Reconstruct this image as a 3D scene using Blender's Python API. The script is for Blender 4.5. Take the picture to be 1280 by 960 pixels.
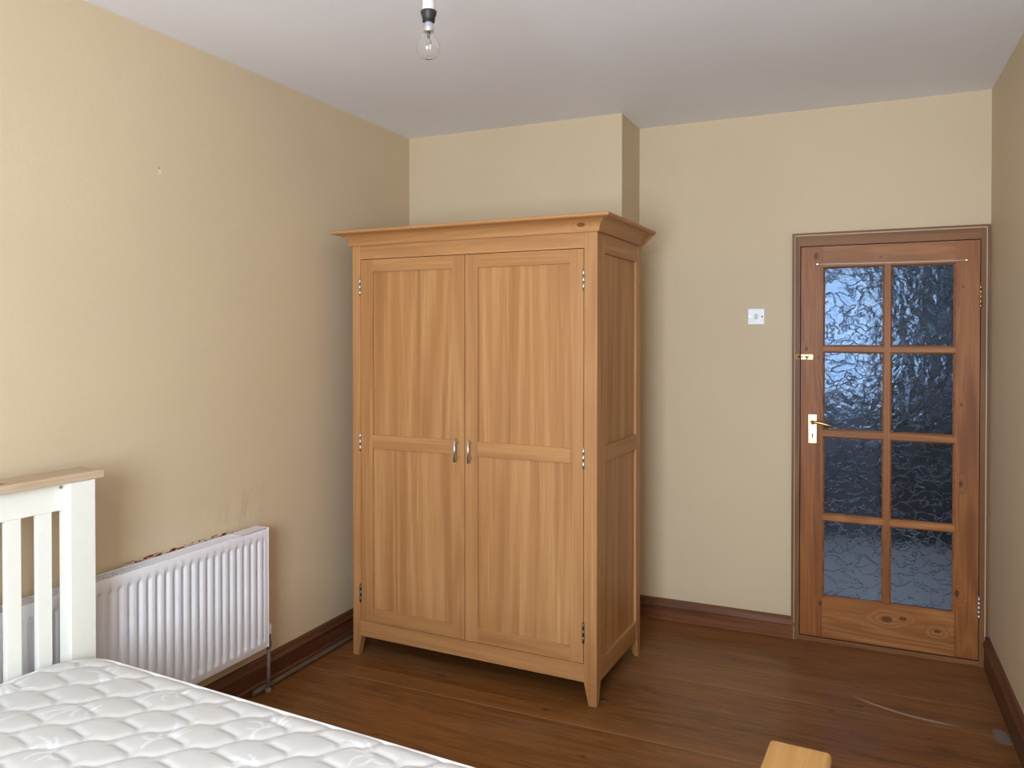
import bpy, bmesh, math, random
from mathutils import Vector, Matrix, noise
PI = math.pi
R = math.radians
for o in list(bpy.data.objects): bpy.data.objects.remove(o)
sc = bpy.context.scene
COL = sc.collection

# ------------------------------------------------------------------ camera, world, lights, exposure
CAMZ = 1.571
cam_d = bpy.data.cameras.new('camera'); cam = bpy.data.objects.new('camera', cam_d); COL.objects.link(cam)
cam_d.sensor_width = 36.0; cam_d.lens = 977.64 / 1280 * 36; cam_d.shift_y = -(480 - 428.58) / 1280
cam_d.clip_start = 0.02
cam.location = (0, 0, CAMZ); cam.rotation_euler = (R(90 - 0.588), 0, R(24.5515))
sc.camera = cam
sc.view_settings.view_transform = 'Standard'; sc.view_settings.look = 'None'
sc.view_settings.gamma = 1; sc.view_settings.use_curve_mapping = False
sc.view_settings.exposure = 0.0
sc.cycles.max_bounces = 14; sc.cycles.diffuse_bounces = 6; sc.cycles.transmission_bounces = 10
sc.cycles.sample_clamp_indirect = 6

world = bpy.data.worlds.new('sky'); sc.world = world; world.use_nodes = True
wb = world.node_tree.nodes['Background']; wb.inputs[0].default_value = (0.36, 0.56, 1.0, 1); wb.inputs[1].default_value = 0.30

def area(name, loc, rot, sx, sy, power, color):
    l = bpy.data.lights.new(name, 'AREA'); l.shape = 'RECTANGLE'; l.size = sx; l.size_y = sy
    l.energy = power; l.color = color
    o = bpy.data.objects.new(name, l); COL.objects.link(o); o.location = loc; o.rotation_euler = rot
    return o
# daylight entering through the window behind the camera, and through the window of the hall beyond the door
area('daylight_bedroom_window', (-0.45, -1.16, 1.65), (R(90), 0, 0), 1.25, 1.45, 162, (0.79, 0.90, 1.0))
area('daylight_hall_window', (-1.25, 5.60, 1.65), (R(90), 0, R(90)), 0.8, 0.9, 12, (0.66, 0.80, 1.0)).rotation_euler = (R(90), 0, R(-90))

# ------------------------------------------------------------------ calibrated room numbers
XL, YB, YC, XC, XR, H = -2.464, 4.2825, 3.9407, -1.1723, 0.5186, 2.7225
YR = -1.05                      # rear wall, behind the camera
XRR = XR + math.tan(R(0.9)) * (YB - YR)

# ------------------------------------------------------------------ helpers
class MB:
    def __init__(s): s.v = []; s.f = []; s.m = []; s.sm = []
    def add(s, vs, fs, mi=0, smooth=False):
        b = len(s.v); s.v += [tuple(v) for v in vs]
        for f in fs: s.f.append(tuple(b + i for i in f)); s.m.append(mi); s.sm.append(smooth)
        return s
    def box(s, x0, x1, y0, y1, z0, z1, mi=0):
        vs = [(x, y, z) for z in (z0, z1) for y in (y0, y1) for x in (x0, x1)]
        return s.add(vs, [(0, 2, 3, 1), (4, 5, 7, 6), (0, 1, 5, 4), (2, 6, 7, 3), (0, 4, 6, 2), (1, 3, 7, 5)], mi)
    def hexa(s, b, t, mi=0):      # b, t: four bottom and four top corners, counter-clockwise seen from above
        return s.add(list(b) + list(t), [(3, 2, 1, 0), (4, 5, 6, 7), (0, 1, 5, 4), (1, 2, 6, 5), (2, 3, 7, 6), (3, 0, 4, 7)], mi)
    def lathe(s, prof, c=(0, 0, 0), axis='z', n=24, mi=0, smooth=True, cap=True):
        vs = []; fs = []
        for r, h in prof:
            for k in range(n):
                a = 2 * PI * k / n; p = (r * math.cos(a), r * math.sin(a), h)
                if axis == 'x': p = (p[2], p[0], p[1])
                if axis == 'y': p = (p[1], p[2], p[0])
                vs.append((p[0] + c[0], p[1] + c[1], p[2] + c[2]))
        m = len(prof)
        for i in range(m - 1):
            for k in range(n):
                fs.append((i * n + k, i * n + (k + 1) % n, (i + 1) * n + (k + 1) % n, (i + 1) * n + k))
        s.add(vs, fs, mi, smooth)
        if cap:
            b = len(s.v) - m * n
            s.f.append(tuple(b + k for k in reversed(range(n)))); s.m.append(mi); s.sm.append(False)
            s.f.append(tuple(b + (m - 1) * n + k for k in range(n))); s.m.append(mi); s.sm.append(False)
        return s
    def shell(s, prof, c, n=32, mi=0):     # closed profile turned about z: a thin-walled vessel
        vs = [(r * math.cos(2 * PI * k / n) + c[0], r * math.sin(2 * PI * k / n) + c[1], h + c[2]) for r, h in prof for k in range(n)]; m = len(prof)
        return s.add(vs, [(i * n + k, i * n + (k + 1) % n, ((i + 1) % m) * n + (k + 1) % n, ((i + 1) % m) * n + k) for i in range(m) for k in range(n)], mi, True)
    def tube(s, pts, r, n=12, mi=0):
        P = [Vector(p) for p in pts]; rr = r if isinstance(r, (list, tuple)) else [r] * len(P)
        vs = []; up = None
        for i, p in enumerate(P):
            d = (P[min(i + 1, len(P) - 1)] - P[max(i - 1, 0)]).normalized()
            if up is None: up = Vector((0, 0, 1)) if abs(d.z) < .9 else Vector((1, 0, 0))
            a = d.cross(up).normalized(); up = a.cross(d).normalized()
            for k in range(n):
                t = 2 * PI * k / n; vs.append(p + (a * math.cos(t) + up * math.sin(t)) * rr[i])
        fs = [(i * n + k, (i + 1) * n + k, (i + 1) * n + (k + 1) % n, i * n + (k + 1) % n) for i in range(len(P) - 1) for k in range(n)]
        fs.append(tuple(range(n))); fs.append(tuple((len(P) - 1) * n + k for k in reversed(range(n))))
        s.add(vs, fs, mi, True); s.sm[-1] = s.sm[-2] = False; return s
    def build(s, name, mats, parent=None, bevel=0, kind=None, label=None, seg=2):
        me = bpy.data.meshes.new(name); me.from_pydata(s.v, [], s.f)
        if not isinstance(mats, (list, tuple)): mats = [mats]
        for m in mats: me.materials.append(m)
        for p, mi, sm in zip(me.polygons, s.m, s.sm): p.material_index = mi; p.use_smooth = sm
        bm = bmesh.new(); bm.from_mesh(me); bmesh.ops.recalc_face_normals(bm, faces=bm.faces); bm.to_mesh(me); bm.free()
        me.update()
        o = bpy.data.objects.new(name, me); COL.objects.link(o)
        if parent: o.parent = parent
        if bevel:
            b = o.modifiers.new('bevel', 'BEVEL'); b.width = bevel; b.segments = seg; b.limit_method = 'ANGLE'; b.angle_limit = R(35)
        if kind: o['kind'] = kind
        if label: o['label'] = label
        return o
def thing(name, label, cat, loc=(0, 0, 0), rz=0, group=None):
    o = bpy.data.objects.new(name, None); COL.objects.link(o); o.location = loc; o.rotation_euler = (0, 0, rz)
    o.empty_display_size = .1; o['label'] = label; o['category'] = cat
    if group: o['group'] = group
    return o

# ------------------------------------------------------------------ materials
def srgb(r, g, b):
    f = lambda c: (c / 255 / 12.92) if c / 255 <= .04045 else ((c / 255 + .055) / 1.055) ** 2.4
    return (f(r), f(g), f(b), 1)
class NT:
    def __init__(s, name):
        s.mat = bpy.data.materials.new(name); s.mat.use_nodes = True; s.t = s.mat.node_tree
        s.b = s.t.nodes['Principled BSDF']; s.out = s.t.nodes['Material Output']
    def n(s, typ, **kw):
        n = s.t.nodes.new(typ)
        for k, v in kw.items():
            if k in n.inputs: n.inputs[k].default_value = v
            else: setattr(n, k, v)
        return n
    def l(s, a, b): s.t.links.new(a, b)
    def math(s, op, a, b=None, c=None, clamp=False):
        n = s.t.nodes.new('ShaderNodeMath'); n.operation = op; n.use_clamp = clamp
        for i, x in enumerate((a, b, c)):
            if x is None: continue
            if isinstance(x, (int, float)): n.inputs[i].default_value = x
            else: s.l(x, n.inputs[i])
        return n.outputs[0]
    def mix(s, f, a, b, mode='MIX'):
        n = s.t.nodes.new('ShaderNodeMix'); n.data_type = 'RGBA'; n.blend_type = mode
        for i, x in ((0, f), (6, a), (7, b)):
            if isinstance(x, (int, float)): n.inputs[i].default_value = x
            elif isinstance(x, tuple): n.inputs[i].default_value = x
            else: s.l(x, n.inputs[i])
        return n.outputs[2]
    def obj(s): return s.n('ShaderNodeTexCoord').outputs['Object']
    def mapping(s, vec, scale=(1, 1, 1), loc=(0, 0, 0), rot=(0, 0, 0)):
        m = s.n('ShaderNodeMapping'); m.inputs['Scale'].default_value = scale; m.inputs['Location'].default_value = loc; m.inputs['Rotation'].default_value = rot
        s.l(vec, m.inputs[0]); return m.outputs[0]
    def noise(s, vec, scale, detail=2, rough=.5, dist=0):
        n = s.n('ShaderNodeTexNoise'); n.inputs['Scale'].default_value = scale; n.inputs['Detail'].default_value = detail
        n.inputs['Roughness'].default_value = rough; n.inputs['Distortion'].default_value = dist
        s.l(vec, n.inputs['Vector']); return n.outputs[0]
    def step(s, v, a, b):       # smoothstep of v from a to b
        n = s.n('ShaderNodeMapRange', interpolation_type='SMOOTHSTEP'); s.l(v, n.inputs[0]); n.inputs[1].default_value = a; n.inputs[2].default_value = b
        return n.outputs[0]
    def dist(s, vec, p, scale=(1, 1, 1)):
        a = s.n('ShaderNodeVectorMath', operation='SUBTRACT'); s.l(vec, a.inputs[0]); a.inputs[1].default_value = p
        m = s.n('ShaderNodeVectorMath', operation='MULTIPLY'); s.l(a.outputs[0], m.inputs[0]); m.inputs[1].default_value = scale
        l = s.n('ShaderNodeVectorMath', operation='LENGTH'); s.l(m.outputs[0], l.inputs[0]); return l.outputs['Value']
    def bump(s, h, strength, dist):
        b = s.n('ShaderNodeBump'); b.inputs['Strength'].default_value = strength; b.inputs['Distance'].default_value = dist
        s.l(h, b.inputs['Height']); s.l(b.outputs[0], s.b.inputs['Normal']); return b.outputs[0]
def plain(name, col, rough=.5, metal=0, spec=None):
    m = NT(name); m.b.inputs['Base Color'].default_value = col; m.b.inputs['Roughness'].default_value = rough; m.b.inputs['Metallic'].default_value = metal
    if spec is not None: m.b.inputs['Specular IOR Level'].default_value = spec
    return m.mat

def wood(name, dark, mid, light, axis='z', stretch=.05, ring=26, rscale=5, fine=220, rough=.45, knots=(), spec=.35, ringamt=.35, broad=.5, seedoff=0.0):
    m = NT(name); co = m.obj()
    rnd = m.n('ShaderNodeObjectInfo').outputs['Random']
    off = m.n('ShaderNodeCombineXYZ'); 
    for i, k in enumerate((7.3, 3.1, 5.7)): m.l(m.math('ADD', m.math('MULTIPLY', rnd, k), seedoff), off.inputs[i])
    v = m.n('ShaderNodeVectorMath', operation='ADD'); m.l(co, v.inputs[0]); m.l(off.outputs[0], v.inputs[1])
    s = [1, 1, 1]; s['xyz'.index(axis)] = stretch
    mp = m.mapping(v.outputs[0], tuple(s))
    # distort the grain around knots
    base = m.noise(mp, rscale, 2.0, .45, .3)
    ksum = None
    for p, r in knots:
        sc_ = [1, 1, 1]; sc_['xyz'.index(axis)] = .55
        d = m.dist(co, p, tuple(sc_))
        k = m.math('SUBTRACT', 1, m.step(d, 0, r * 3.2))
        base = m.math('ADD', base, m.math('MULTIPLY', k, .16))
        kk = m.math('SUBTRACT', 1, m.step(d, r * .55, r))
        ksum = kk if ksum is None else m.math('MAXIMUM', ksum, kk)
    rg = m.math('ADD', m.math('MULTIPLY', m.math('SINE', m.math('MULTIPLY', base, ring * 6.28)), .5), .5)
    rg = m.math('POWER', rg, 1.6)
    br = m.noise(mp, rscale * 2.6, 3, .6)
    fi = m.noise(m.mapping(v.outputs[0], tuple(x if x == 1 else .022 for x in s)), fine, 2, .6)
    c = m.mix(m.step(br, .32, .68), dark, mid)
    c = m.mix(m.math('MULTIPLY', rg, ringamt), c, light)
    c = m.mix(m.math('MULTIPLY', m.step(fi, .48, .70), broad), c, dark)
    f2 = m.noise(m.mapping(v.outputs[0], tuple(x if x == 1 else .016 for x in s)), fine * .28, 2, .6)
    c = m.mix(m.math('MULTIPLY', m.step(f2, .56, .72), broad * .8), c, light)
    if ksum is not None:
        c = m.mix(m.math('MULTIPLY', ksum, .8), c, (dark[0] * .28, dark[1] * .22, dark[2] * .2, 1))
    m.l(c, m.b.inputs['Base Color'])
    m.b.inputs['Roughness'].default_value = rough; m.b.inputs['Specular IOR Level'].default_value = spec
    m.bump(fi, .12, .002)
    return m.mat

def wall_mat(name, base, extra=None):
    m = NT(name); co = m.obj()
    n1 = m.noise(co, 1.3, 3, .5); n2 = m.noise(co, 240, 2, .6); n3 = m.noise(co, 26, 3, .6)
    c = m.mix(m.step(n1, .3, .7), base, tuple(x * .955 for x in base[:3]) + (1,))
    c = m.mix(m.math('MULTIPLY', m.step(n2, .45, .75), .12), c, tuple(x * .72 for x in base[:3]) + (1,))
    if extra: c = extra(m, co, c)
    m.l(c, m.b.inputs['Base Color']); m.b.inputs['Roughness'].default_value = .62; m.b.inputs['Specular IOR Level'].default_value = .25
    h = m.math('ADD', m.math('MULTIPLY', n2, .5), m.math('MULTIPLY', n3, .7))
    m.bump(h, .22, .004)
    return m.mat
WALLC = srgb(209, 190, 160)
def left_extra(m, co, c):
    x = m.n('ShaderNodeSeparateXYZ'); m.l(co, x.inputs[0]); Y, Z = x.outputs[1], x.outputs[2]
    # grey scuffs above the radiator
    d = m.dist(co, (XL, 2.55, .83), (0, 1.0, 1.0)); nz = m.noise(m.mapping(co, (1, 3.2, 1)), 5, 4, .65)
    k = m.math('MULTIPLY', m.math('SUBTRACT', 1, m.step(d, .03, .22)), m.step(nz, .45, .7))
    c = m.mix(m.math('MULTIPLY', k, .22), c, srgb(110, 98, 88))
    # flaked red paint just above the radiator
    fl = m.noise(m.mapping(co, (1, 1, 3)), 22, 4, .7)
    zz = m.math('MULTIPLY', m.step(Z, .690, .700), m.math('SUBTRACT', 1, m.step(Z, .7385, .7415)))
    yy = m.math('MULTIPLY', m.step(Y, 1.95, 2.05), m.math('SUBTRACT', 1, m.step(Y, 2.56, 2.60)))
    k2 = m.math('MULTIPLY', m.math('MULTIPLY', zz, yy), m.step(fl, .50, .54))
    c = m.mix(k2, c, srgb(120, 38, 32))
    # small chipped filler mark high on the wall
    ch = m.math('SUBTRACT', 1, m.step(m.dist(co, (XL, 2.161, 2.197), (0, 1.6, .8)), .008, .014))
    c = m.mix(m.math('MULTIPLY', ch, .75), c, srgb(226, 214, 210))
    ch2 = m.math('SUBTRACT', 1, m.step(m.dist(co, (XL, 2.159, 2.206), (0, 1, 1)), .003, .006))
    return m.mix(m.math('MULTIPLY', ch2, .7), c, srgb(120, 85, 80))
M = {}
M['wall'] = wall_mat('cream_wall_paint', WALLC)
M['wall_left'] = wall_mat('cream_wall_paint_scuffed', WALLC, left_extra)
M['ceiling'] = wall_mat('ceiling_paint', srgb(240, 243, 252))
OD, OM, OL = srgb(162, 113, 68), srgb(182, 133, 85), srgb(200, 152, 102)
M['oak_v'] = wood('oak_vertical', OD, OM, OL, 'z', ring=16, ringamt=.22, broad=.5)
M['oak_panel'] = wood('oak_panel', srgb(160, 110, 66), srgb(178, 128, 80), srgb(210, 166, 114), 'z', stretch=.04, ring=8, rscale=4.6, ringamt=.34, broad=.5)
M['oak_h'] = wood('oak_horizontal', OD, OM, OL, 'x', ring=14, ringamt=.26)
M['oak_d'] = wood('oak_depthwise', OD, OM, OL, 'y', ring=14, ringamt=.26)
M['oak_cornice'] = wood('oak_cornice', OD, OM, OL, 'x', ring=12, ringamt=.26, knots=[((1.205, -.020, 2.034), .013)])
M['cap_pale'] = wood('pale_oak_cap', srgb(176, 150, 124), srgb(194, 170, 142), srgb(208, 188, 160), 'y', ring=12, rough=.6, spec=.2, knots=[((-.03, -.285, 1.135), .016)])
M['cap_gold'] = wood('golden_oak_cap', srgb(164, 118, 66), srgb(182, 136, 80), srgb(196, 152, 94), 'y', ring=10, rough=.5)
PD, PM, PL = srgb(120, 68, 30), srgb(148, 90, 44), srgb(170, 110, 58)
M['pine_v'] = wood('stained_pine_vertical', PD, PM, PL, 'z', stretch=.08, ring=20, rscale=5, ringamt=.4, rough=.45, spec=.3,
    knots=[((-.248, 4.27, 1.972), .014), ((-.292, 4.27, 1.50), .009), ((-.235, 4.27, 1.455), .007), ((.405, 4.27, 1.80), .006), ((.40, 4.27, .86), .010), ((.40, 4.27, 1.24), .007), ((.385, 4.27, .335), .013), ((-.222, 4.27, .20), .010)])
M['pine_h'] = wood('stained_pine_horizontal', srgb(136, 84, 42), srgb(164, 106, 58), srgb(184, 128, 78), 'x', stretch=.08, ring=14, rscale=5, ringamt=.4, rough=.45, spec=.3,
    knots=[((.085, 4.27, .165), .018), ((.155, 4.27, .178), .012), ((.305, 4.27, .14), .012), ((.05, 4.27, 1.955), .006)])
M['frame_v'] = wood('door_frame_vertical', srgb(98, 62, 32), srgb(124, 82, 46), srgb(142, 100, 60), 'z', ring=12, rough=.5)
M['frame_h'] = wood('door_frame_horizontal', srgb(110, 68, 34), srgb(136, 88, 48), srgb(152, 106, 62), 'x', ring=12, rough=.5)
M['frame_pale'] = plain('pale_paint_line', srgb(196, 176, 148), .6)
M['skirt_y'] = wood('skirting_along_y', srgb(72, 40, 25), srgb(98, 57, 37), srgb(120, 77, 52), 'y', ring=14, rough=.4, spec=.5)
M['skirt_x'] = wood('skirting_along_x', srgb(92, 52, 30), srgb(122, 74, 46), srgb(140, 92, 60), 'x', ring=14, rough=.5, spec=.25, knots=[((-1.06, 4.26, .085), .004)])
def quick(name, base, rough, spec, nscale, amt, bumpd=0):
    m = NT(name); co = m.obj(); n = m.noise(co, nscale, 3, .6)
    m.l(m.mix(m.math('MULTIPLY', m.step(n, .4, .75), amt), base, tuple(x * .6 for x in base[:3]) + (1,)), m.b.inputs['Base Color'])
    m.b.inputs['Roughness'].default_value = rough; m.b.inputs['Specular IOR Level'].default_value = spec
    if bumpd: m.bump(n, .3, bumpd)
    return m.mat
M['white_paint'] = quick('white_painted_wood', srgb(232, 231, 222), .5, .35, 30, .06)
M['rad_white'] = quick('white_radiator_enamel', srgb(228, 228, 234), .35, .5, 8, .05)
M['brass'] = quick('worn_brass', srgb(206, 176, 110), .32, .5, 60, .5); M['brass'].node_tree.nodes['Principled BSDF'].inputs['Metallic'].default_value = 1
M['brass_bright'] = plain('polished_brass', srgb(226, 206, 160), .28, .9)
M['brass_dark'] = plain('tarnished_brass', srgb(92, 66, 34), .4, .9)
M['steel'] = plain('brushed_steel', srgb(215, 218, 224), .38, 1)
M['steel_dark'] = plain('dull_steel', srgb(110, 104, 98), .45, .9)
M['black'] = plain('black_plastic', srgb(32, 32, 33), .5)
M['dark_gap'] = plain('dark_hole', srgb(12, 10, 9), .8)
M['plastic'] = plain('white_plastic', srgb(228, 232, 236), .35)
M['plastic_grey'] = plain('greyed_plastic', srgb(204, 200, 202), .4)
M['pipe'] = quick('old_painted_pipe', srgb(104, 86, 70), .55, .4, 40, .5)
M['pipe_metal'] = quick('grimy_metal_pipe', srgb(118, 106, 96), .5, .4, 60, .6)
M['tape'] = quick('grey_tape', srgb(120, 108, 98), .9, .1, 30, .3)
M['gasket'] = plain('mattress_tape', srgb(236, 236, 238), .7)

def floor_mat():
    m = NT('varnished_floorboards'); co = m.obj()
    x = m.n('ShaderNodeSeparateXYZ'); m.l(co, x.inputs[0]); X, Y = x.outputs[0], x.outputs[1]
    W = .118
    yb = m.math('DIVIDE', Y, W); idx = m.math('FLOOR', yb); fr = m.math('FRACT', yb)
    wn = m.n('ShaderNodeTexWhiteNoise', noise_dimensions='1D'); m.l(idx, wn.inputs['W']); rv = wn.outputs['Value']
    cb = m.n('ShaderNodeCombineXYZ'); m.l(m.math('ADD', m.math('MULTIPLY', X, .07), m.math('MULTIPLY', rv, 9)), cb.inputs[0]); m.l(m.math('ADD', Y, m.math('MULTIPLY', rv, 5)), cb.inputs[1])
    g = m.noise(cb.outputs[0], 7, 4, .6, .3)
    rg = m.math('ADD', m.math('MULTIPLY', m.math('SINE', m.math('MULTIPLY', g, 90)), .5), .5)
    cf = m.n('ShaderNodeCombineXYZ'); m.l(m.math('MULTIPLY', X, .03), cf.inputs[0]); m.l(Y, cf.inputs[1])
    fi = m.noise(cf.outputs[0], 160, 3, .65)
    c = m.mix(m.step(g, .3, .7), srgb(88, 53, 24), srgb(136, 86, 42))
    c = m.mix(m.math('MULTIPLY', rg, .45), c, srgb(154, 102, 54))
    c = m.mix(m.math('MULTIPLY', m.step(fi, .45, .7), .6), c, srgb(76, 48, 24))
    c = m.mix(m.math('MULTIPLY', rv, .28), c, srgb(150, 104, 60), 'MIX')
    # worn dull patches
    wr = m.noise(m.mapping(co, (.8, 2.2, 1)), 1.6, 4, .6)
    c = m.mix(m.math('MULTIPLY', m.step(wr, .5, .72), .32), c, srgb(134, 102, 76))
    kn = m.noise(m.mapping(co, (1, 1.9, 1)), 11, 1, .4)
    c = m.mix(m.math('MULTIPLY', m.step(kn, .74, .80), .7), c, srgb(36, 18, 10))
    seam = m.math('SUBTRACT', 1, m.step(m.math('MINIMUM', fr, m.math('SUBTRACT', 1, fr)), .006, .022))
    c = m.mix(m.math('MULTIPLY', seam, .45), c, srgb(36, 18, 10))
    # pale dusty line along some seams
    dl = m.math('MULTIPLY', m.math('SUBTRACT', 1, m.step(m.math('ABSOLUTE', m.math('SUBTRACT', fr, .06)), .01, .06)), m.step(rv, .55, .6))
    c = m.mix(m.math('MULTIPLY', dl, .35), c, srgb(176, 140, 108))
    # curved pale scrape left by the door
    d = m.math('ABSOLUTE', m.math('SUBTRACT', Y, m.math('ADD', 3.585, m.math('MULTIPLY', m.math('POWER', m.math('SUBTRACT', X, .30), 2), .85))))
    sx = m.math('MULTIPLY', m.step(X, -.08, .02), m.math('SUBTRACT', 1, m.step(X, .24, .36)))
    sk = m.math('MULTIPLY', m.math('SUBTRACT', 1, m.step(d, .002, .014)), sx)
    c = m.mix(m.math('MULTIPLY', sk, .5), c, srgb(206, 186, 164))
    # tiny pale specks
    vo = m.n('ShaderNodeTexVoronoi'); vo.inputs['Scale'].default_value = 6; m.l(co, vo.inputs['Vector'])
    sp = m.math('MULTIPLY', m.math('SUBTRACT', 1, m.step(vo.outputs['Distance'], .018, .030)), .8)
    c = m.mix(sp, c, srgb(170, 150, 130))
    m.l(c, m.b.inputs['Base Color'])
    ro = m.math('ADD', .30, m.math('MULTIPLY', m.step(wr, .4, .75), .22)); m.l(ro, m.b.inputs['Roughness'])
    m.b.inputs['Specular IOR Level'].default_value = .4
    m.bump(m.math('ADD', m.math('MULTIPLY', fi, .25), m.math('MULTIPLY', m.math('SUBTRACT', 1, seam), .8)), .25, .003)
    return m.mat
M['floor'] = floor_mat()

def pane_mat():
    m = NT('patterned_glass'); co = m.obj()
    b = m.b; b.inputs['Base Color'].default_value = (.85, .90, 1, 1); b.inputs['Roughness'].default_value = .10
    b.inputs['Specular IOR Level'].default_value = .17; b.inputs['Specular Tint'].default_value = (.26, .38, .55, 1)
    b.inputs['Transmission Weight'].default_value = 1; b.inputs['IOR'].default_value = 1.5
    w = m.n('ShaderNodeTexNoise'); w.inputs['Scale'].default_value = 13; w.inputs['Detail'].default_value = 3; m.l(co, w.inputs['Vector'])
    a = m.n('ShaderNodeVectorMath', operation='MULTIPLY_ADD'); m.l(w.outputs['Color'], a.inputs[0]); a.inputs[1].default_value = (.16, .16, .16); m.l(co, a.inputs[2])
    v1 = m.n('ShaderNodeTexVoronoi', feature='SMOOTH_F1'); v1.inputs['Scale'].default_value = 17; v1.inputs['Smoothness'].default_value = .12; m.l(m.mapping(a.outputs[0], (1.3, 1, .6), rot=(0, .6, 0)), v1.inputs['Vector'])
    v2 = m.n('ShaderNodeTexVoronoi', feature='DISTANCE_TO_EDGE'); v2.inputs['Scale'].default_value = 15; m.l(m.mapping(a.outputs[0], (.7, 1, 1.25), rot=(0, -.7, 0)), v2.inputs['Vector'])
    n3 = m.noise(co, 16, 2, .5, .6)
    h = m.math('ADD', m.math('MULTIPLY', v1.outputs['Distance'], .20), m.math('MULTIPLY', m.step(v2.outputs['Distance'], 0, .05), .15))
    h = m.math('ADD', h, m.math('MULTIPLY', n3, .28))
    m.bump(h, 1.0, .0065)
    return m.mat
M['pane'] = pane_mat()
gm = NT('clear_bulb_glass'); gm.b.inputs['Transmission Weight'].default_value = 1; gm.b.inputs['Roughness'].default_value = 0; gm.b.inputs['IOR'].default_value = 1.45; gm.b.inputs['Base Color'].default_value = (1, 1, 1, 1)
M['glass'] = gm.mat

def mattress_mat():
    m = NT('quilted_ticking'); co = m.obj()
    at = m.n('ShaderNodeAttribute', attribute_name='damask')
    n = m.noise(m.mapping(co, (1, 1, 1)), 420, 2, .6)
    c = m.mix(m.math('MULTIPLY', n, .12), srgb(198, 195, 193), srgb(184, 181, 179))
    c = m.mix(m.math('MULTIPLY', at.outputs['Fac'], .8), c, srgb(222, 222, 226))
    m.l(c, m.b.inputs['Base Color']); m.b.inputs['Roughness'].default_value = .7; m.b.inputs['Specular IOR Level'].default_value = .2
    m.b.inputs['Sheen Weight'].default_value = .15
    m.bump(n, .15, .001)
    return m.mat
M['ticking'] = mattress_mat()

# ------------------------------------------------------------------ room shell
def S(name, mb, mat, **k): return mb.build(name, mat, kind='structure', **k)
S('floor', MB().box(XL - .15, XRR + .15, YR - .15, YB + .12, -.12, 0), M['floor'])
S('ceiling', MB().box(XL - .15, XRR + .15, YR - .15, YB + .2, H, H + .12), M['ceiling'])
S('wall_left', MB().box(XL - .15, XL, YR - .15, YB + .12, 0, H), M['wall_left'])
S('wall_right', MB().hexa([(XR, YB, 0), (XR + .15, YB, 0), (XRR + .15, YR, 0), (XRR, YR, 0)][::-1], [(XR, YB, H), (XR + .15, YB, H), (XRR + .15, YR, H), (XRR, YR, H)][::-1]), M['wall'])
S('wall_chimney_breast', MB().box(XL, XC, YC, YB, 0, H), M['wall'])
DL, DR, DT = -.350, .500, 2.082      # opening of the door in the back wall
b = MB(); b.box(XC, DL, YB, YB + .12, 0, H); b.box(DR, XR + .02, YB, YB + .12, 0, H); b.box(DL, DR, YB, YB + .12, DT, H)
S('wall_back', b, M['wall'])
# rear wall with its window, behind the camera
WX0, WX1, WZ0, WZ1 = -1.10, .20, .90, 2.40
b = MB(); b.box(XL, WX0, YR - .12, YR, 0, H); b.box(WX1, XRR, YR - .12, YR, 0, H); b.box(WX0, WX1, YR - .12, YR, 0, WZ0); b.box(WX0, WX1, YR - .12, YR, WZ1, H)
S('wall_rear', b, M['wall'])
b = MB(); t = .04
b.box(WX0, WX0 + t, YR - .09, YR - .04, WZ0, WZ1); b.box(WX1 - t, WX1, YR - .09, YR - .04, WZ0, WZ1)
b.box(WX0 + t, WX1 - t, YR - .09, YR - .04, WZ0, WZ0 + t); b.box(WX0 + t, WX1 - t, YR - .09, YR - .04, WZ1 - t, WZ1)
S('window_1', b, M['plastic'])

# hall beyond the glazed door
HX0, HX1, HY1 = -1.30, 1.0, 6.6
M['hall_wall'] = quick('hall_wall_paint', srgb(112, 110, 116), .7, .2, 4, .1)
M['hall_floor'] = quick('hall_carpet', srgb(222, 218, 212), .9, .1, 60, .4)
M['hall_dark'] = quick('hall_dark_wood', srgb(52, 44, 42), .5, .4, 12, .4)
S('floor_hall', MB().box(HX0, HX1, YB + .12, HY1, -.12, .0), M['hall_floor'])
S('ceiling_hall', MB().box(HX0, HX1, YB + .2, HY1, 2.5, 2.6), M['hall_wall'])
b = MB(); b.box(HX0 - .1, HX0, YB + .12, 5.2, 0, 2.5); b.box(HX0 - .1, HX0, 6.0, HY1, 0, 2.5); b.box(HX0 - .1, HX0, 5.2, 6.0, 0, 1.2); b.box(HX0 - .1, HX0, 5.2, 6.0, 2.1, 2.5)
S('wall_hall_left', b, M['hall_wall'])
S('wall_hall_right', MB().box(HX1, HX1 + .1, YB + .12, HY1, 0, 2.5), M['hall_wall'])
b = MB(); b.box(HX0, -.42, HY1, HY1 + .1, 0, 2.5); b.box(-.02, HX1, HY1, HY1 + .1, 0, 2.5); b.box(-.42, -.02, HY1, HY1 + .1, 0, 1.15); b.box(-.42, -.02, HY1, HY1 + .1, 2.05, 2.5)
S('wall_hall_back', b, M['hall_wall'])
b = MB(); b.box(-.42, -.39, HY1 + .02, HY1 + .06, 1.15, 2.05); b.box(-.05, -.02, HY1 + .02, HY1 + .06, 1.15, 2.05); b.box(-.39, -.05, HY1 + .02, HY1 + .06, 1.15, 1.18); b.box(-.39, -.05, HY1 + .02, HY1 + .06, 2.02, 2.05); b.box(-.39, -.05, HY1 + .03, HY1 + .05, 1.58, 1.60)
S('window_2', b, M['plastic'])
# dark panelled door of another room at the far end of the hall
b = MB(); b.box(.08, .86, HY1 - .045, HY1 - .005, .0, 1.98)
for z0, z1 in ((.15, .85), (1.0, 1.85)):
    for x0, x1 in ((.16, .44), (.50, .78)): b.box(x0, x1, HY1 - .055, HY1 - .045, z0, z1)
S('door_2', b, M['hall_dark'], bevel=.004)

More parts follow.
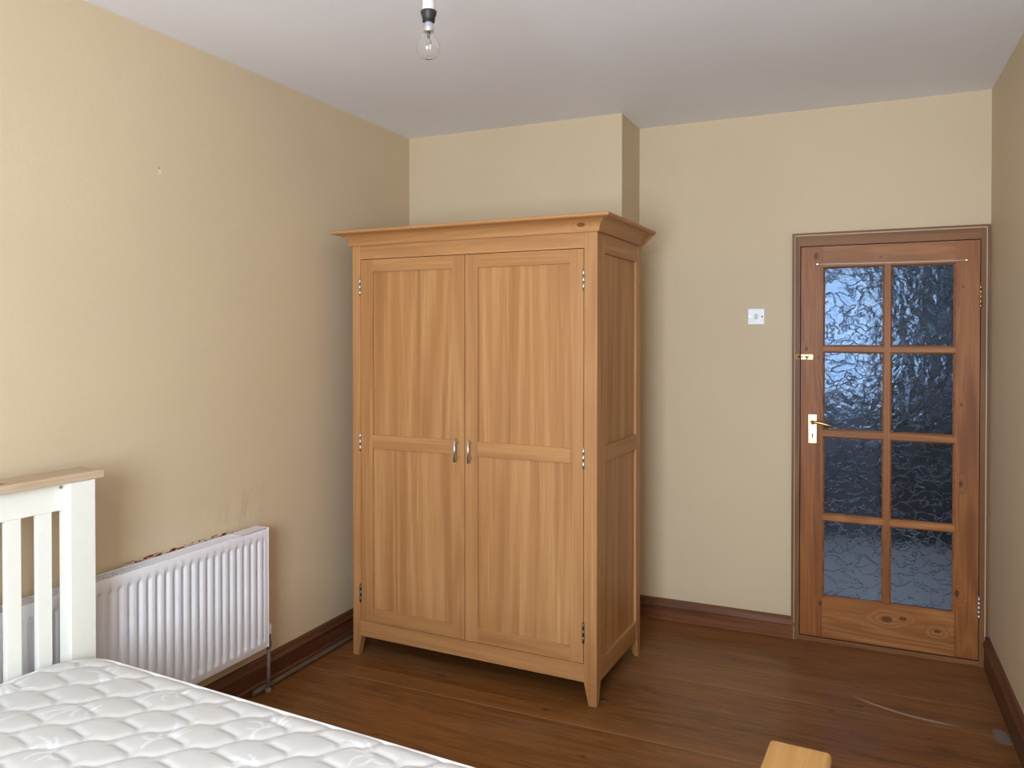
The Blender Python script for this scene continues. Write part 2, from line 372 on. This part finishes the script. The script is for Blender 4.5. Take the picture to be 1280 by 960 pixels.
# ------------------------------------------------------------------ skirting boards (profile swept along a wall)
def skirt(name, prof, p0, p1, nrm, mat, pe0=0, **k):
    d = Vector(p1) - Vector(p0); n = Vector(nrm)
    mb = MB(); vs = []
    for P in (Vector(p0), Vector(p1)):
        for o_, z in prof: vs.append((P.x + n.x * o_, P.y + n.y * o_, z))
    m = len(prof)
    fs = [(i, i + 1, m + i + 1, m + i) for i in range(m - 1)] + [tuple(range(m)), tuple(range(2 * m - 1, m - 1, -1)), (m - 1, 0, m, 2 * m - 1)]
    mb.add(vs, fs); return S(name, mb, mat, **k)
def prof(h, t=.022):
    return [(0, h), (t * .45, h), (t * .62, h - .006), (t * .66, h - .014), (t * .9, h - .030), (t * 1.0, h - .036), (t * 1.0, h - .042), (t * .82, h - .045), (t * .82, .0), (0, .0)]
pl = [(0, .135), (.010, .135), (.016, .129), (.018, .118), (.022, .108), (.026, .104), (.026, .096), (.020, .092), (.020, .040), (.030, .038), (.034, .032), (.034, .0), (0, .0)]
skirt('baseboard_left', pl, (XL, YR), (XL, YC), (1, 0), M['skirt_y'])
skirt('baseboard_back', prof(.112, .024), (XC, YB), (-.343, YB), (0, -1), M['skirt_x'])
skirt('baseboard_breast', prof(.112, .024), (XL + .034, YC), (XC, YC), (0, -1), M['skirt_x'])
tr = math.tan(R(.9))
skirt('baseboard_right', prof(.150, .026), (XR + tr * .02, YB - .02), (XRR, YR), (-1, 0), M['skirt_y'])
skirt('baseboard_rear', prof(.120, .022), (XL + .03, YR), (XRR - .03, YR), (0, 1), M['skirt_x'])

# ------------------------------------------------------------------ door frame and glazed door
FL, FR_, FT = -.3235, .4775, 2.0235
b = MB()
b.box(-.362, -.350, YB - .022, YB + .0, 0, 2.090, 0); b.box(-.350, -.347, YB - .020, YB + .05, 0, 2.078, 2); b.box(-.347, FL, YB - .014, YB + .12, 0, 2.075, 0)
b.box(.503, .5165, YB - .010, YB + .0, 0, 2.090, 0); b.box(.499, .503, YB - .022, YB + .05, .15, 2.078, 2); b.box(FR_, .499, YB - .014, YB + .12, 0, 2.075, 0)
b.box(-.350, .503, YB - .022, YB, 2.080, 2.090, 1); b.box(-.347, .499, YB - .020, YB + .05, 2.075, 2.080, 2); b.box(FL, FR_, YB - .014, YB + .12, FT, 2.075, 1)
S('trim_1', b, [M['frame_v'], M['frame_h'], M['frame_pale']])
S('trim_2', MB().box(FL, FR_, YB - .006, YB + .10, 0, .022), M['frame_h'])     # threshold

DY0, DY1 = YB - .010, YB + .030
LX0, LX1, LZ0, LZ1 = -.3195, .4745, .030, 2.0195
cols = [(-.206, .060), (.102, .367)]; rows = [(1.519, 1.908), (1.091, 1.479), (.661, 1.047), (.240, .621)]
b = MB()
b.box(LX0, cols[0][0] - .008, DY0, DY1, LZ0, LZ1, 0); b.box(cols[1][1] + .008, LX1, DY0, DY1, LZ0, LZ1, 0)
b.box(cols[0][0] - .008, cols[1][1] + .008, DY0, DY1, rows[0][1] + .008, LZ1, 1)
b.box(cols[0][0] - .008, cols[1][1] + .008, DY0, DY1, LZ0, rows[3][0] - .008, 1)
b.box(cols[0][1] + .008, cols[1][0] - .008, DY0 + .003, DY1, rows[3][0] - .008, rows[0][1] + .008, 0)
for i in range(3):
    for c0, c1 in cols: b.box(c0 - .008, c1 + .008, DY0 + .003, DY1, rows[i + 1][1] + .008, rows[i][0] - .008, 1)
# glazing beads, sloping in to the glass
for x0, x1 in cols:
    for z0, z1 in rows:
        o = .008; ya, yb = DY0 + .003, DY0 + .013
        A = [(x0 - o, ya, z0 - o), (x1 + o, ya, z0 - o), (x1 + o, ya, z1 + o), (x0 - o, ya, z1 + o)]
        B = [(x0, yb, z0), (x1, yb, z0), (x1, yb, z1), (x0, yb, z1)]
        C_ = [(x0, DY1, z0), (x1, DY1, z0), (x1, DY1, z1), (x0, DY1, z1)]
        b.add(A + B + C_, [(0, 1, 5, 4), (1, 2, 6, 5), (2, 3, 7, 6), (3, 0, 4, 7)] + [(4, 5, 9, 8), (5, 6, 10, 9), (6, 7, 11, 10), (7, 4, 8, 11)], 1)
door = S('door_1', b, [M['pine_v'], M['pine_h']])
for x0, x1 in cols:
    for z0, z1 in rows:
        MB().box(x0 + .0005, x1 - .0005, DY0 + .016, DY0 + .020, z0 + .0005, z1 - .0005).build('pane', M['pane'], door)
# lock plate and lever
b = MB(); b.box(-.2815, -.2425, DY0 - .0035, DY0 + .001, 1.018, 1.164, 0)
for x, z in ((-.274, 1.156), (-.250, 1.156), (-.274, 1.026), (-.250, 1.026)): b.lathe([(.003, 0), (.0025, -.0015)], (x, DY0 - .0035, z), 'y', 10, 1)
lp = b.build('lock_plate', [M['brass_bright'], M['brass_dark']], door, bevel=.0015)
b = MB(); b.lathe([(.0045, 0), (.0045, -.0008)], (-.262, DY0 - .0036, 1.062), 'y', 14); b.box(-.2645, -.2595, DY0 - .0044, DY0 - .0034, 1.045, 1.062)
b.build('keyhole', M['dark_gap'], lp)
b = MB(); b.lathe([(.012, 0), (.011, -.006), (.0075, -.010), (.0075, -.034)], (-.262, DY0 - .003, 1.124), 'y', 20)
b.tube([(-.264, DY0 - .036, 1.124), (-.250, DY0 - .040, 1.127), (-.225, DY0 - .042, 1.126), (-.195, DY0 - .042, 1.119), (-.170, DY0 - .040, 1.112), (-.158, DY0 - .034, 1.111)], [.008, .0078, .007, .0065, .0065, .005])
b.build('door_handle', M['brass'], door)
# brass bolt near the edge, with its keep on the frame
b = MB(); b.box(-.318, -.262, DY0 - .003, DY0, 1.446, 1.470); b.tube([(-.345, DY0 - .008, 1.458), (-.268, DY0 - .008, 1.458)], .0045)
b.box(-.308, -.300, DY0 - .014, DY0, 1.448, 1.468); b.box(-.280, -.272, DY0 - .014, DY0, 1.448, 1.468); b.tube([(-.290, DY0 - .008, 1.458), (-.290, DY0 - .024, 1.450)], .0035)
b.build('bolt', M['brass'], door, label='small brass sliding bolt')
b = MB(); b.box(-.349, -.326, YB - .0165, YB - .014, 1.444, 1.472); b.box(-.343, -.333, YB - .027, YB - .0165, 1.448, 1.4505); b.box(-.343, -.333, YB - .027, YB - .0165, 1.4655, 1.468); b.box(-.343, -.333, YB - .030, YB - .027, 1.448, 1.468)
o = b.build('bolt_keep', M['brass_dark']); o['label'] = 'small tarnished bolt keep screwed to the left side of the door frame'; o['category'] = 'bolt keep'
# curtain wire stretched over the panes
b = MB(); b.tube([(-.242 + .66 * i / 10, DY0 - .006, 1.930 - .005 * i / 10 - .002 * math.sin(PI * i / 10)) for i in range(11)], .0022, 8)
cw = b.build('curtain_wire', M['plastic_grey'], door, label='thin white sprung curtain wire')
for x, z in ((-.242, 1.930), (.418, 1.925)):
    b = MB(); b.lathe([(.003, 0), (.003, -.004), (.0065, -.005), (.0065, -.008), (.003, -.009)], (x, DY0, z), 'y', 12); b.build('hook', M['brass_bright'], cw)
for z0, z1, mt in ((1.696, 1.806, 'brass'), (.228, .331, 'steel')):
    b = MB(); n = 5; hz = (z1 - z0) / n
    for i in range(n): b.lathe([(.0055, i * hz + .0008), (.0055, (i + 1) * hz - .0008)], (.476, DY0 - .008, z0), 'z', 12)
    b.lathe([(.003, -.004), (.003, z1 - z0 + .004)], (.476, DY0 - .008, z0), 'z', 10)
    b.box(.471, .476, DY0 - .002, DY0 + .001, z0, z1)
    b.build('hinge', M[mt], door)

# ------------------------------------------------------------------ light switch
sw = thing('light_switch', 'square white light switch on the cream wall left of the glazed door', 'light switch', (-.5415, YB, 1.667))
MB().box(-.0425, .0425, -.009, 0, -.0425, .0425).build('plate', M['plastic'], sw, bevel=.003)
b = MB(); b.hexa([(-.009, -.0135, -.014), (.009, -.0135, -.014), (.009, -.008, -.014), (-.009, -.008, -.014)], [(-.009, -.0095, .014), (.009, -.0095, .014), (.009, -.008, .014), (-.009, -.008, .014)])
b.build('rocker', M['plastic_grey'], sw, bevel=.001)
MB().lathe([(.0035, 0), (.003, -.0015)], (-.0305, -.009, 0), 'y', 14).build('screw', M['steel'], sw)
MB().lathe([(.0042, 0), (.0040, -.0008)], (.0305, -.009, 0), 'y', 14).build('screw_hole', M['dark_gap'], sw)

# ------------------------------------------------------------------ wardrobe
WW, WD, WT = 1.27, .6165, 2.007
wr = thing('wardrobe', 'large light oak two-door wardrobe standing in front of the chimney breast', 'wardrobe', (-2.3065, 3.1666, 0), R(-1.7169))
LP, RP = .049, .0585          # face widths of the left and right front posts
def post(x0, x1, y0, y1, tx, ty, name='leg'):
    # square post down to the aprons, foot tapered on its inner faces: tx, ty = (near 0 or 1 side to taper)
    b = MB(); za = .097
    bx0, bx1, by0, by1 = x0, x1, y0, y1
    if tx > 0: bx1 = x1 - .014
    else: bx0 = x0 + .021 if x1 > 1 else x0 + .014
    if ty > 0: by1 = y1 - .022
    else: by0 = y0 + .022
    b.hexa([(bx0, by0, 0), (bx1, by0, 0), (bx1, by1, 0), (bx0, by1, 0)], [(x0, y0, za), (x1, y0, za), (x1, y1, za), (x0, y1, za)])
    b.hexa([(x0, y0, za), (x1, y0, za), (x1, y1, za), (x0, y1, za)], [(x0, y0, WT), (x1, y0, WT), (x1, y1, WT), (x0, y1, WT)])
    bm = None
    return b.build(name, M['oak_v'], wr, bevel=.0015)
post(0, LP - .002, 0, .050, 1, 1); post(WW - RP, WW, 0, .050, -1, 1)
post(0, .045, WD - .050, WD, 1, -1); post(WW - .045, WW, WD - .050, WD, -1, -1)
MB().box(LP - .002, WW - RP, .001, .024, 1.9385, WT).build('top_rail', M['oak_h'], wr)
MB().box(LP - .002, WW - RP, .001, .024, .097, .1735).build('bottom_rail', M['oak_h'], wr)
MB().box(LP - .002, WW - RP, .030, WD - .03, .115, .133).build('base_board', M['oak_h'], wr)
MB().box(.02, WW - .02, WD - .014, WD - .006, .10, WT).build('back_panel', M['oak_v'], wr)
for xi, sgn in ((WW, -1), (0, 1)):
    X = lambda d0, d1: (min(xi + sgn * d0, xi + sgn * d1), max(xi + sgn * d0, xi + sgn * d1))
    b = MB()
    b.box(*X(.001, .022), .050, .103, .094, WT, 0); b.box(*X(.001, .022), .551, WD - .050, .094, WT, 0)
    for z0, z1 in ((.094, .182), (1.020, 1.090), (1.922, WT)): b.box(*X(.001, .022), .103, .551, z0, z1, 1)
    sf = b.build('side_frame', [M['oak_v'], M['oak_d']], wr, bevel=.0012)
    for z0, z1 in ((.182, 1.020), (1.090, 1.922)):
        MB().box(*X(.012, .020), .100, .554, z0 - .003, z1 + .003).build('side_panel', M['oak_panel'], sf)
def wdoor(x0, x1, p0, p1, hx, hinge_x):
    z0, z1 = .1755, 1.9355; y0, y1 = .0005, .0225
    zs = [(z0, .2400), (1.0220, 1.0870), (1.8750, z1)]
    b = MB(); b.box(x0, p0, y0, y1, z0, z1, 0); b.box(p1, x1, y0, y1, z0, z1, 0)
    for a, c in zs: b.box(p0, p1, y0, y1, a, c, 1)
    d = b.build('door', [M['oak_v'], M['oak_h']], wr, bevel=.0012)
    for a, c in ((.2400, 1.0220), (1.0870, 1.8750)):
        MB().box(p0 - .003, p1 + .003, .0095, .017, a - .003, c + .003).build('panel', M['oak_panel'], d)
    b = MB(); b.tube([(hx, -.032, .9925), (hx, -.032, 1.0985)], .0055, 16)
    for z in (1.012, 1.079): b.tube([(hx, .001, z), (hx, -.030, z)], .004, 12)
    b.build('handle', M['steel'], d)
    for za, zb in ((1.762, 1.846), (1.006, 1.092), (.266, .351)):
        b = MB(); n = 3; hz = (zb - za) / n
        for i in range(n): b.lathe([(.0052, i * hz + .0003), (.0052, (i + 1) * hz - .0003)], (hinge_x, -.0035, za), 'z', 12)
        b.lathe([(.0035, -.003), (.0035, zb - za + .003)], (hinge_x, -.0035, za), 'z', 10)
        b.build('hinge', M['steel'] if zb > .5 else M['steel_dark'], d)
wdoor(.0495, .6300, .120, .565, .596, .0475)
wdoor(.6335, 1.2090, .699, 1.147, .667, 1.2105)
# cornice
pr = [(0, 2.0035), (.012, 2.0035), (.0135, 2.0085)]
for i in range(0, 9):
    a = R(90 * i / 8); pr.append((.066 - .052 * math.cos(a), 2.011 + .046 * math.sin(a)))
pr += [(.070, 2.0575), (.0765, 2.0615), (.0775, 2.0665), (.0760, 2.0715), (.072, 2.0735)]
b = MB(); path = lambda o: [(-o, WD), (-o, -o), (WW + o, -o), (WW + o, WD)]
m_ = len(pr); vs = []
for o_, z in pr: vs += [(x, y, z) for x, y in path(o_)]
fs_side = []; fs_front = []
for i in range(m_ - 1):
    for k in range(3):
        (fs_front if k == 1 else fs_side).append((i * 4 + k, i * 4 + k + 1, (i + 1) * 4 + k + 1, (i + 1) * 4 + k))
nb = len(b.v); b.add(vs, fs_front, 0); 
for f in fs_side: b.f.append(f); b.m.append(1); b.sm.append(False)
tt = (m_ - 1) * 4
b.f += [(tt, tt + 1, tt + 2, tt + 3), tuple(i * 4 for i in range(m_)) , tuple(i * 4 + 3 for i in reversed(range(m_)))]; b.m += [0, 1, 1]; b.sm += [False] * 3
b.f.append((tt, tt + 3, 3, 0)); b.m.append(0); b.sm.append(False)
cn = b.build('cornice', [M['oak_cornice'], M['oak_d']], wr)

# ------------------------------------------------------------------ bed (local x: head to foot, local y: across)
BR = R(-3)
bed = thing('bed', 'white painted slatted double bed frame with oak capping rails, headboard by the radiator', 'bed', (-2.245, 1.715, 0), BR)
BW, BL = 1.488, 2.117         # overall width, distance from headboard face to footboard back
def board(x, ztop, gold, zlow):
    # x: front face nearest the mattress side of the posts; posts 57 mm deep
    for k, y0 in enumerate((-.085, -BW)):
        MB().box(x - .057, x, y0, y0 + .085, 0, ztop - .026).build('bed_post', M['white_paint'], bed, bevel=.003)
    MB().box(x - .053, x - .031, -BW + .085, -.085, ztop - .112, ztop - .026).build('top_rail', M['white_paint'], bed, bevel=.0015)
    MB().box(x - .053, x - .031, -BW + .085, -.085, zlow, zlow + .10).build('bottom_rail', M['white_paint'], bed, bevel=.0015)
    for i in range(14):
        y1 = -.122 - .09246 * i
        MB().box(x - .052, x - .033, y1 - .045, y1, zlow + .10, ztop - .112).build('slat', M['white_paint'], bed, bevel=.002)
    b = MB(); b.box(x - .109, x + .006, -BW - .028, .028, ztop - .0255, ztop)
    b.build('capping_rail', M['cap_gold'] if gold else M['cap_pale'], bed, bevel=.008 if gold else .004, seg=3, label='golden oak capping rail of the footboard' if gold else 'pale worn oak capping rail of the headboard')
board(0, 1.138, False, .30)
board(2.178, .762, True, .22)
for y in (-.062, -BW + .040): MB().box(.0, 2.121, y, y + .022, .20, .343).build('side_rail', M['white_paint'], bed, bevel=.002)
for i in range(12): MB().box(.09 + i * .16, .16 + i * .16, -BW + .063, -.063, .325, .343).build('base_slat', M['cap_pale'], bed)
MB().lathe([(.006, 0), (.006, -.002)], (-.031, -.0935, 1.098), 'x', 10).build('bolt', M['dark_gap'], bed)

# ------------------------------------------------------------------ mattress
MX0, MX1, MY0, MY1, MZ0, MZ1 = .012, 1.985, -BW + .045, -.048, .345, .590
mat_o = None
def quilt():
    NX, NY = 400, 290
    ex = .012; RC = .14
    du, dv = .0827, .0875
    CW = .008      # half width of a seam valley in lattice units handled below
    Skey = [(-.02, .03), (.07, .02), (.14, -.02), (.20, -.055), (.25, -.04), (.33, .03), (.45, .10), (.56, .17), (.66, .25), (.76, .31), (.86, .325), (.94, .31), (1.02, .28)]
    def sx(b):
        for i in range(len(Skey) - 1):
            b0, a0 = Skey[i]; b1, a1 = Skey[i + 1]
            if b <= b1:
                t = (b - b0) / (b1 - b0); return a0 + (a1 - a0) * t
        return Skey[-1][1]
    # damask leaf sprays: (u, v, rotation, size)
    rnd = random.Random(5)
    sprays = []
    def spray(cu, cv, rot, s):
        out = []
        for (a, ln, bend, w) in ((0.0, 1.45, .7, .0050), (.28, 1.25, 1.0, .0040), (-.30, 1.0, .5, .0042), (.75, .8, 1.6, .0034), (3.3, .6, .8, .0045), (2.9, .5, -.9, .0034)):
            pts = []; x, y, d = cu, cv, rot + a
            n = 12
            for i in range(n + 1):
                pts.append((x, y, w * (math.sin(PI * min(1, (i + 1.5) / (n + 2))) ** .8)))
                x += math.cos(d) * ln * s / n; y += math.sin(d) * ln * s / n; d += bend / n * 1.5
            out += pts
        return out
    pts = []
    k = 0
    for i in range(-1, 12):
        for j in range(-8, 2):
            cu = .20 + i * .33 + (.165 if j % 2 else 0); cv = -.14 + j * .175
            if not (0 < cu < 1.98 and -1.44 < cv < -.05): continue
            pts += spray(cu + rnd.uniform(-.02, .02), cv + rnd.uniform(-.02, .02), [-.5, 2.4, .9, 3.6][(i * 3 + j) % 4] + rnd.uniform(-.3, .3), .085)
    grid = {}
    for p in pts: grid.setdefault((int(p[0] // .02), int(p[1] // .02)), []).append(p)
    def dam(u, v):
        gx, gy = int(u // .02), int(v // .02); best = 0
        for ax in (gx - 1, gx, gx + 1):
            for ay in (gy - 1, gy, gy + 1):
                for p in grid.get((ax, ay), ()):
                    d = math.hypot(u - p[0], v - p[1]); w = p[2] + .0015
                    if d < w: best = max(best, 1 - (d / w) ** 2)
        return min(1, best * 1.6)
    def height(u, v):
        # lattice coordinates: a along (du, dv), b along (du, -dv)
        uu = u - .532; vv = v + .285
        a = (uu / du + vv / dv) / 2; b_ = (uu / du - vv / dv) / 2
        # wavy long seams
        wav = .055 * math.sin(2 * PI * (a - .12)) + .02 * math.sin(4 * PI * a + 1)
        bb = b_ + .30 + wav
        n = math.floor(bb); fb = bb - n
        d1 = min(fb, 1 - fb) * .121 * .97
        s = sx(fb)
        aa = a - s; d2 = abs(aa - round(aa)) * .115
        d = min(d1, d2); 
        q = min(1, d / .020); puff = 1 - (1 - q) ** 2.2
        q1 = min(1, d1 / .045); q2 = min(1, d2 / .05)
        puff2 = (1 - (1 - q1) ** 2) * (1 - (1 - q2) ** 2)
        return .0075 * (.6 * puff + .4 * puff2)
    vs = []; att = []
    W, L = MY1 - MY0, MX1 - MX0
    def prm(n, lo, hi):   # denser where the photo sees it is not needed: uniform
        return [lo + (hi - lo) * i / n for i in range(n + 1)]
    xs = prm(NX, MX0, MX1); ys = prm(NY, MY0, MY1)
    cx, cy = (MX0 + MX1) / 2, (MY0 + MY1) / 2
    for j, y in enumerate(ys):
        for i, x in enumerate(xs):
            # rounded-corner plan: pull the corner points onto an arc
            px, py = x, y
            hx, hy = L / 2 - RC, W / 2 - RC
            qx, qy = x - cx, y - cy
            ax, ay = abs(qx) - hx, abs(qy) - hy
            if ax > 0 and ay > 0:
                m1 = max(ax, ay); r = math.hypot(ax, ay); f = m1 / r
                px = cx + math.copysign(hx + ax * f, qx); py = cy + math.copysign(hy + ay * f, qy); edge = RC - m1
            else: edge = min(L / 2 - abs(qx), W / 2 - abs(qy))
            e = min(1, max(0, edge / .05)); fall = (1 - e) ** 2.2
            h = height(px, py)
            und = .004 * noise.noise(Vector((px * 3, py * 3, 2)))
            vs.append((px, py, MZ1 - .010 + (h + und) * (1 - (1 - min(1, edge / .02)) ** 2 if edge < .02 else 1) - .016 * fall)); att.append(dam(px, py))
    fs = []
    w = NX + 1
    for j in range(NY):
        for i in range(NX): fs.append((j * w + i, j * w + i + 1, (j + 1) * w + i + 1, (j + 1) * w + i))
    # walls
    ring = [i for i in range(w)] + [(j) * w + NX for j in range(1, NY + 1)] + [NY * w + i for i in range(NX - 1, -1, -1)] + [j * w for j in range(NY - 1, 0, -1)]
    ringpos = [vs[i] for i in ring]; prev = ring; m = len(ring)
    for t in (0.10, .35, .65, .9, 1.0):
        zz = (MZ1 - .026) * (1 - t) + MZ0 * t; out = .010 * math.sin(PI * t)
        b0 = len(vs)
        for p in ringpos:
            dx, dy = p[0] - cx, p[1] - cy; l = math.hypot(dx, dy)
            vs.append((p[0] + dx / l * out, p[1] + dy / l * out, zz)); att.append(0)
        cur = list(range(b0, b0 + m))
        for k_ in range(m): fs.append((prev[k_], cur[k_], cur[(k_ + 1) % m], prev[(k_ + 1) % m]))
        prev = cur
    fs.append(tuple(prev))
    me = bpy.data.meshes.new('mattress'); me.from_pydata(vs, [], fs); me.materials.append(M['ticking'])
    me.polygons.foreach_set('use_smooth', [True] * len(me.polygons))
    at = me.attributes.new('damask', 'FLOAT', 'POINT'); at.data.foreach_set('value', att)
    me.update()
    o = bpy.data.objects.new('mattress', me); COL.objects.link(o)
    o.location = bed.location; o.rotation_euler = (0, 0, BR)
    o['label'] = 'bare white quilted mattress with a wavy stitched pattern lying on the bed'; o['category'] = 'mattress'
    # taped edge
    for zt, nm in ((MZ1 - .0235, 'edge_tape'), (MZ0 + .012, 'edge_tape')):
        P = []
        step = 6
        for k_ in range(0, m, step):
            p = ringpos[k_]; P.append((p[0], p[1], zt))
        mb = MB(); n = 8; vv = []
        for i, p in enumerate(P):
            a_, c_ = Vector(P[i - 1]), Vector(P[(i + 1) % len(P)]); d = (c_ - a_).normalized(); nn = Vector((d.y, -d.x, 0))
            for q in range(n):
                t = 2 * PI * q / n; vv.append(Vector(p) + nn * (.0065 * math.cos(t)) + Vector((0, 0, .0085 * math.sin(t))))
        N = len(P)
        mb.add(vv, [(i * n + q, ((i + 1) % N) * n + q, ((i + 1) % N) * n + (q + 1) % n, i * n + (q + 1) % n) for i in range(N) for q in range(n)], 0, True)
        mb.build(nm, M['gasket'], o)
quilt()

# ------------------------------------------------------------------ radiator
RY0, RY1, RZ0, RZ1 = 1.230, 2.634, .216, .735
RXF, RXB = -2.364, -2.438
rad = thing('radiator', 'white ribbed panel radiator on the left wall behind the headboard', 'radiator', (XL, 0, 0))
def ribbed(xf, sgn, name):
    b = MB(); PIT = .0396; amp = .012
    ysamp = []; y = RY1 - .018
    ribs0 = RY0 + .018; nr = int((RY1 - .030 - ribs0) / PIT)
    start = RY1 - .022 - nr * PIT
    prof_ = []
    N = nr * 10
    ys = [RY0, start - .001] + [start + PIT * i / 10 for i in range(N + 1)] + [RY1 - .0215 + .001, RY1]
    def rib(y):
        if y <= start or y >= start + nr * PIT: return 0
        f = ((y - start) / PIT) % 1.0
        d = min(f, 1 - f) * PIT        # distance from the valley centre
        t = min(1, max(0, (d - .0035) / .0085)); t = t * t * (3 - 2 * t)
        return -(1 - t)
    zs = [RZ0, RZ0 + .026, RZ0 + .032, RZ0 + .038, RZ0 + .044, RZ0 + .052, RZ1 - .056, RZ1 - .050, RZ1 - .044, RZ1 - .038, RZ1 - .006, RZ1]
    zm = [0, 0, .15, .5, .85, 1, 1, .8, .3, 0, 0, 0]
    edge = [.006] + [0] * 10 + [.005]
    vs = []
    for z, k, e in zip(zs, zm, edge):
        for y in ys: vs.append((xf - XL + sgn * (amp * rib(y) * k - e), y, z))
    w = len(ys); fs = [(j * w + i, j * w + i + 1, (j + 1) * w + i + 1, (j + 1) * w + i) for j in range(len(zs) - 1) for i in range(w - 1)]
    b.add(vs, fs, 0, True)
    o = b.build(name, M['rad_white'], rad)
    return o
ribbed(RXF, 1, 'front_panel')
MB().box(RXB - XL - .004, RXB - XL, RY0 + .01, RY1 - .01, RZ0 + .01, RZ1 - .01).build('back_panel', M['rad_white'], rad)
for y0, y1 in ((RY0 - .003, RY0 + .001), (RY1 - .001, RY1 + .003)):
    MB().box(RXB - XL - .004, RXF - XL + .0015, y0, y1, RZ0 + .002, RZ1 + .002).build('side_cover', M['rad_white'], rad, bevel=.0015)
b = MB(); x0, x1 = RXB - XL, RXF - XL - .004
b.box(x0, x0 + .006, RY0, RY1, RZ1 - .008, RZ1 + .001); b.box(x1 - .006, x1, RY0, RY1, RZ1 - .008, RZ1 + .001)
n = 108
for i in range(n + 1):
    y = RY0 + .004 + (RY1 - RY0 - .008) * i / n; b.box(x0 + .006, x1 - .006, y - .0032, y + .0032, RZ1 - .006, RZ1)
b.box(x0, x1, RY1 - .16, RY1, RZ1 - .003, RZ1 + .0012)
b.build('top_grille', M['rad_white'], rad)
b = MB(); b.box(x0 + .008, x1 - .008, RY0 + .02, RY1 - .02, RZ0 + .05, RZ0 + .07); b.build('convector', M['steel_dark'], rad)
for y in (1.5, 2.4): MB().box(.001, RXB - XL - .004, y, y + .03, RZ0 + .03, RZ1 - .03).build('bracket', M['rad_white'], rad)
# valve at the right end and the pipe down to the floor
vy = 2.672; vx = -2.398 - XL
b = MB(); b.tube([(vx, RY1 + .003, .240), (vx, vy, .240)], .008, 12); b.lathe([(.011, .195), (.013, .205), (.013, .222), (.010, .228), (.010, .252), (.013, .255)], (vx, vy, 0), 'z', 14)
vv_ = b.build('valve', M['pipe_metal'], rad)
b = MB(); b.lathe([(.013, .256), (.0145, .262), (.0145, .294), (.011, .300)], (vx, vy, 0), 'z', 14); b.build('valve_cap', M['plastic'], vv_)
b = MB(); b.tube([(vx, vy, .200), (vx, vy, .10), (vx - .003, vy, .0)], [.0080, .0078, .0078], 12); b.lathe([(.018, .0), (.014, .014), (.009, .018)], (vx - .003, vy, 0), 'z', 14)
b.build('pipe', M['pipe_metal'], rad)
# old pipe clipped along the bottom of the skirting
b = MB(); b.tube([(-2.423, 2.60, .015), (-2.423, 2.75, .014), (-2.423, 3.3, .013), (-2.423, YC - .03, .013)], .0115, 12)
o = b.build('heating_pipe', M['pipe']); o['label'] = 'thin brown painted pipe running along the floor below the left skirting'; o['category'] = 'pipe'

# ------------------------------------------------------------------ pendant lamp with a bare bulb
PX, PY = -1.108, 1.873
BZ = 2.331                      # lowest point of the bulb
pen = thing('pendant_lamp', 'bare clear light bulb hanging in a white and black holder from the ceiling', 'lamp', (PX, PY, 0))
MB().lathe([(.045, H - .022), (.048, H - .016), (.048, H)], (0, 0, 0), 'z', 28).build('ceiling_rose', M['plastic'], pen)
MB().tube([(0, 0, H - .02), (0, 0, BZ + .20)], .0032, 10).build('cord', M['plastic'], pen)
hd = MB().lathe([(.006, .196), (.010, .190), (.0145, .178), (.0170, .160), (.0182, .138), (.0186, .131)], (0, 0, BZ), 'z', 28).build('holder', M['plastic_grey'], pen)
MB().lathe([(.0218, .131), (.0222, .127), (.0200, .120), (.0178, .113), (.0168, .102)], (0, 0, BZ), 'z', 28).build('holder_skirt', M['black'], hd, label='black lower skirt of the holder')
gp = [(.0128, .080), (.0140, .073), (.0185, .064), (.0255, .053), (.0300, .041), (.0315, .031), (.0300, .020), (.0250, .0105), (.0175, .0040), (.0090, .0008), (.0010, 0)]
gi = [(.0008, .0008), (.0088, .0015), (.0172, .0048), (.0245, .0112), (.0293, .0204), (.0307, .031), (.0292, .0407), (.0247, .0524), (.0177, .0633), (.0132, .0725), (.0121, .080)]
bl = MB().shell(gp + gi, (0, 0, BZ), 40)
bo = bl.build('bulb', M['glass'], pen)
MB().lathe([(.0134, .074), (.0142, .077), (.0142, .090), (.0128, .092), (.0132, .095), (.0120, .098), (.0120, .106)], (0, 0, BZ), 'z', 28).build('bulb_cap', M['steel'], bo)
f = MB(); f.lathe([(.0050, .076), (.0038, .064), (.0026, .058)], (0, 0, BZ), 'z', 14)
f.tube([(-.0015, 0, BZ + .062), (-.010, .002, BZ + .040)], .0006, 6); f.tube([(.0015, 0, BZ + .062), (.010, -.002, BZ + .040)], .0006, 6)
f.tube([(-.010 + .02 * i / 12, .002 - .004 * i / 12, BZ + .040 + .004 * math.sin(PI * i / 12) + .0008 * (-1) ** i) for i in range(13)], .0005, 6)
f.build('filament', M['steel_dark'], bo)

# ------------------------------------------------------------------ grey patch of tape on the floor
b = MB(); pts = [(.450, 3.605), (.452, 3.520), (.470, 3.503), (.506, 3.505), (.500, 3.575), (.492, 3.612), (.470, 3.618)]
n = len(pts); b.add([(x, y, 0) for x, y in pts] + [(x, y, .0022) for x, y in pts], [tuple(range(n)), tuple(range(2 * n - 1, n - 1, -1))] + [(i, (i + 1) % n, n + (i + 1) % n, n + i) for i in range(n)])
o = b.build('floor_patch', M['tape']); o['label'] = 'small grey square patch stuck to the floorboards beside the right skirting'; o['category'] = 'patch'
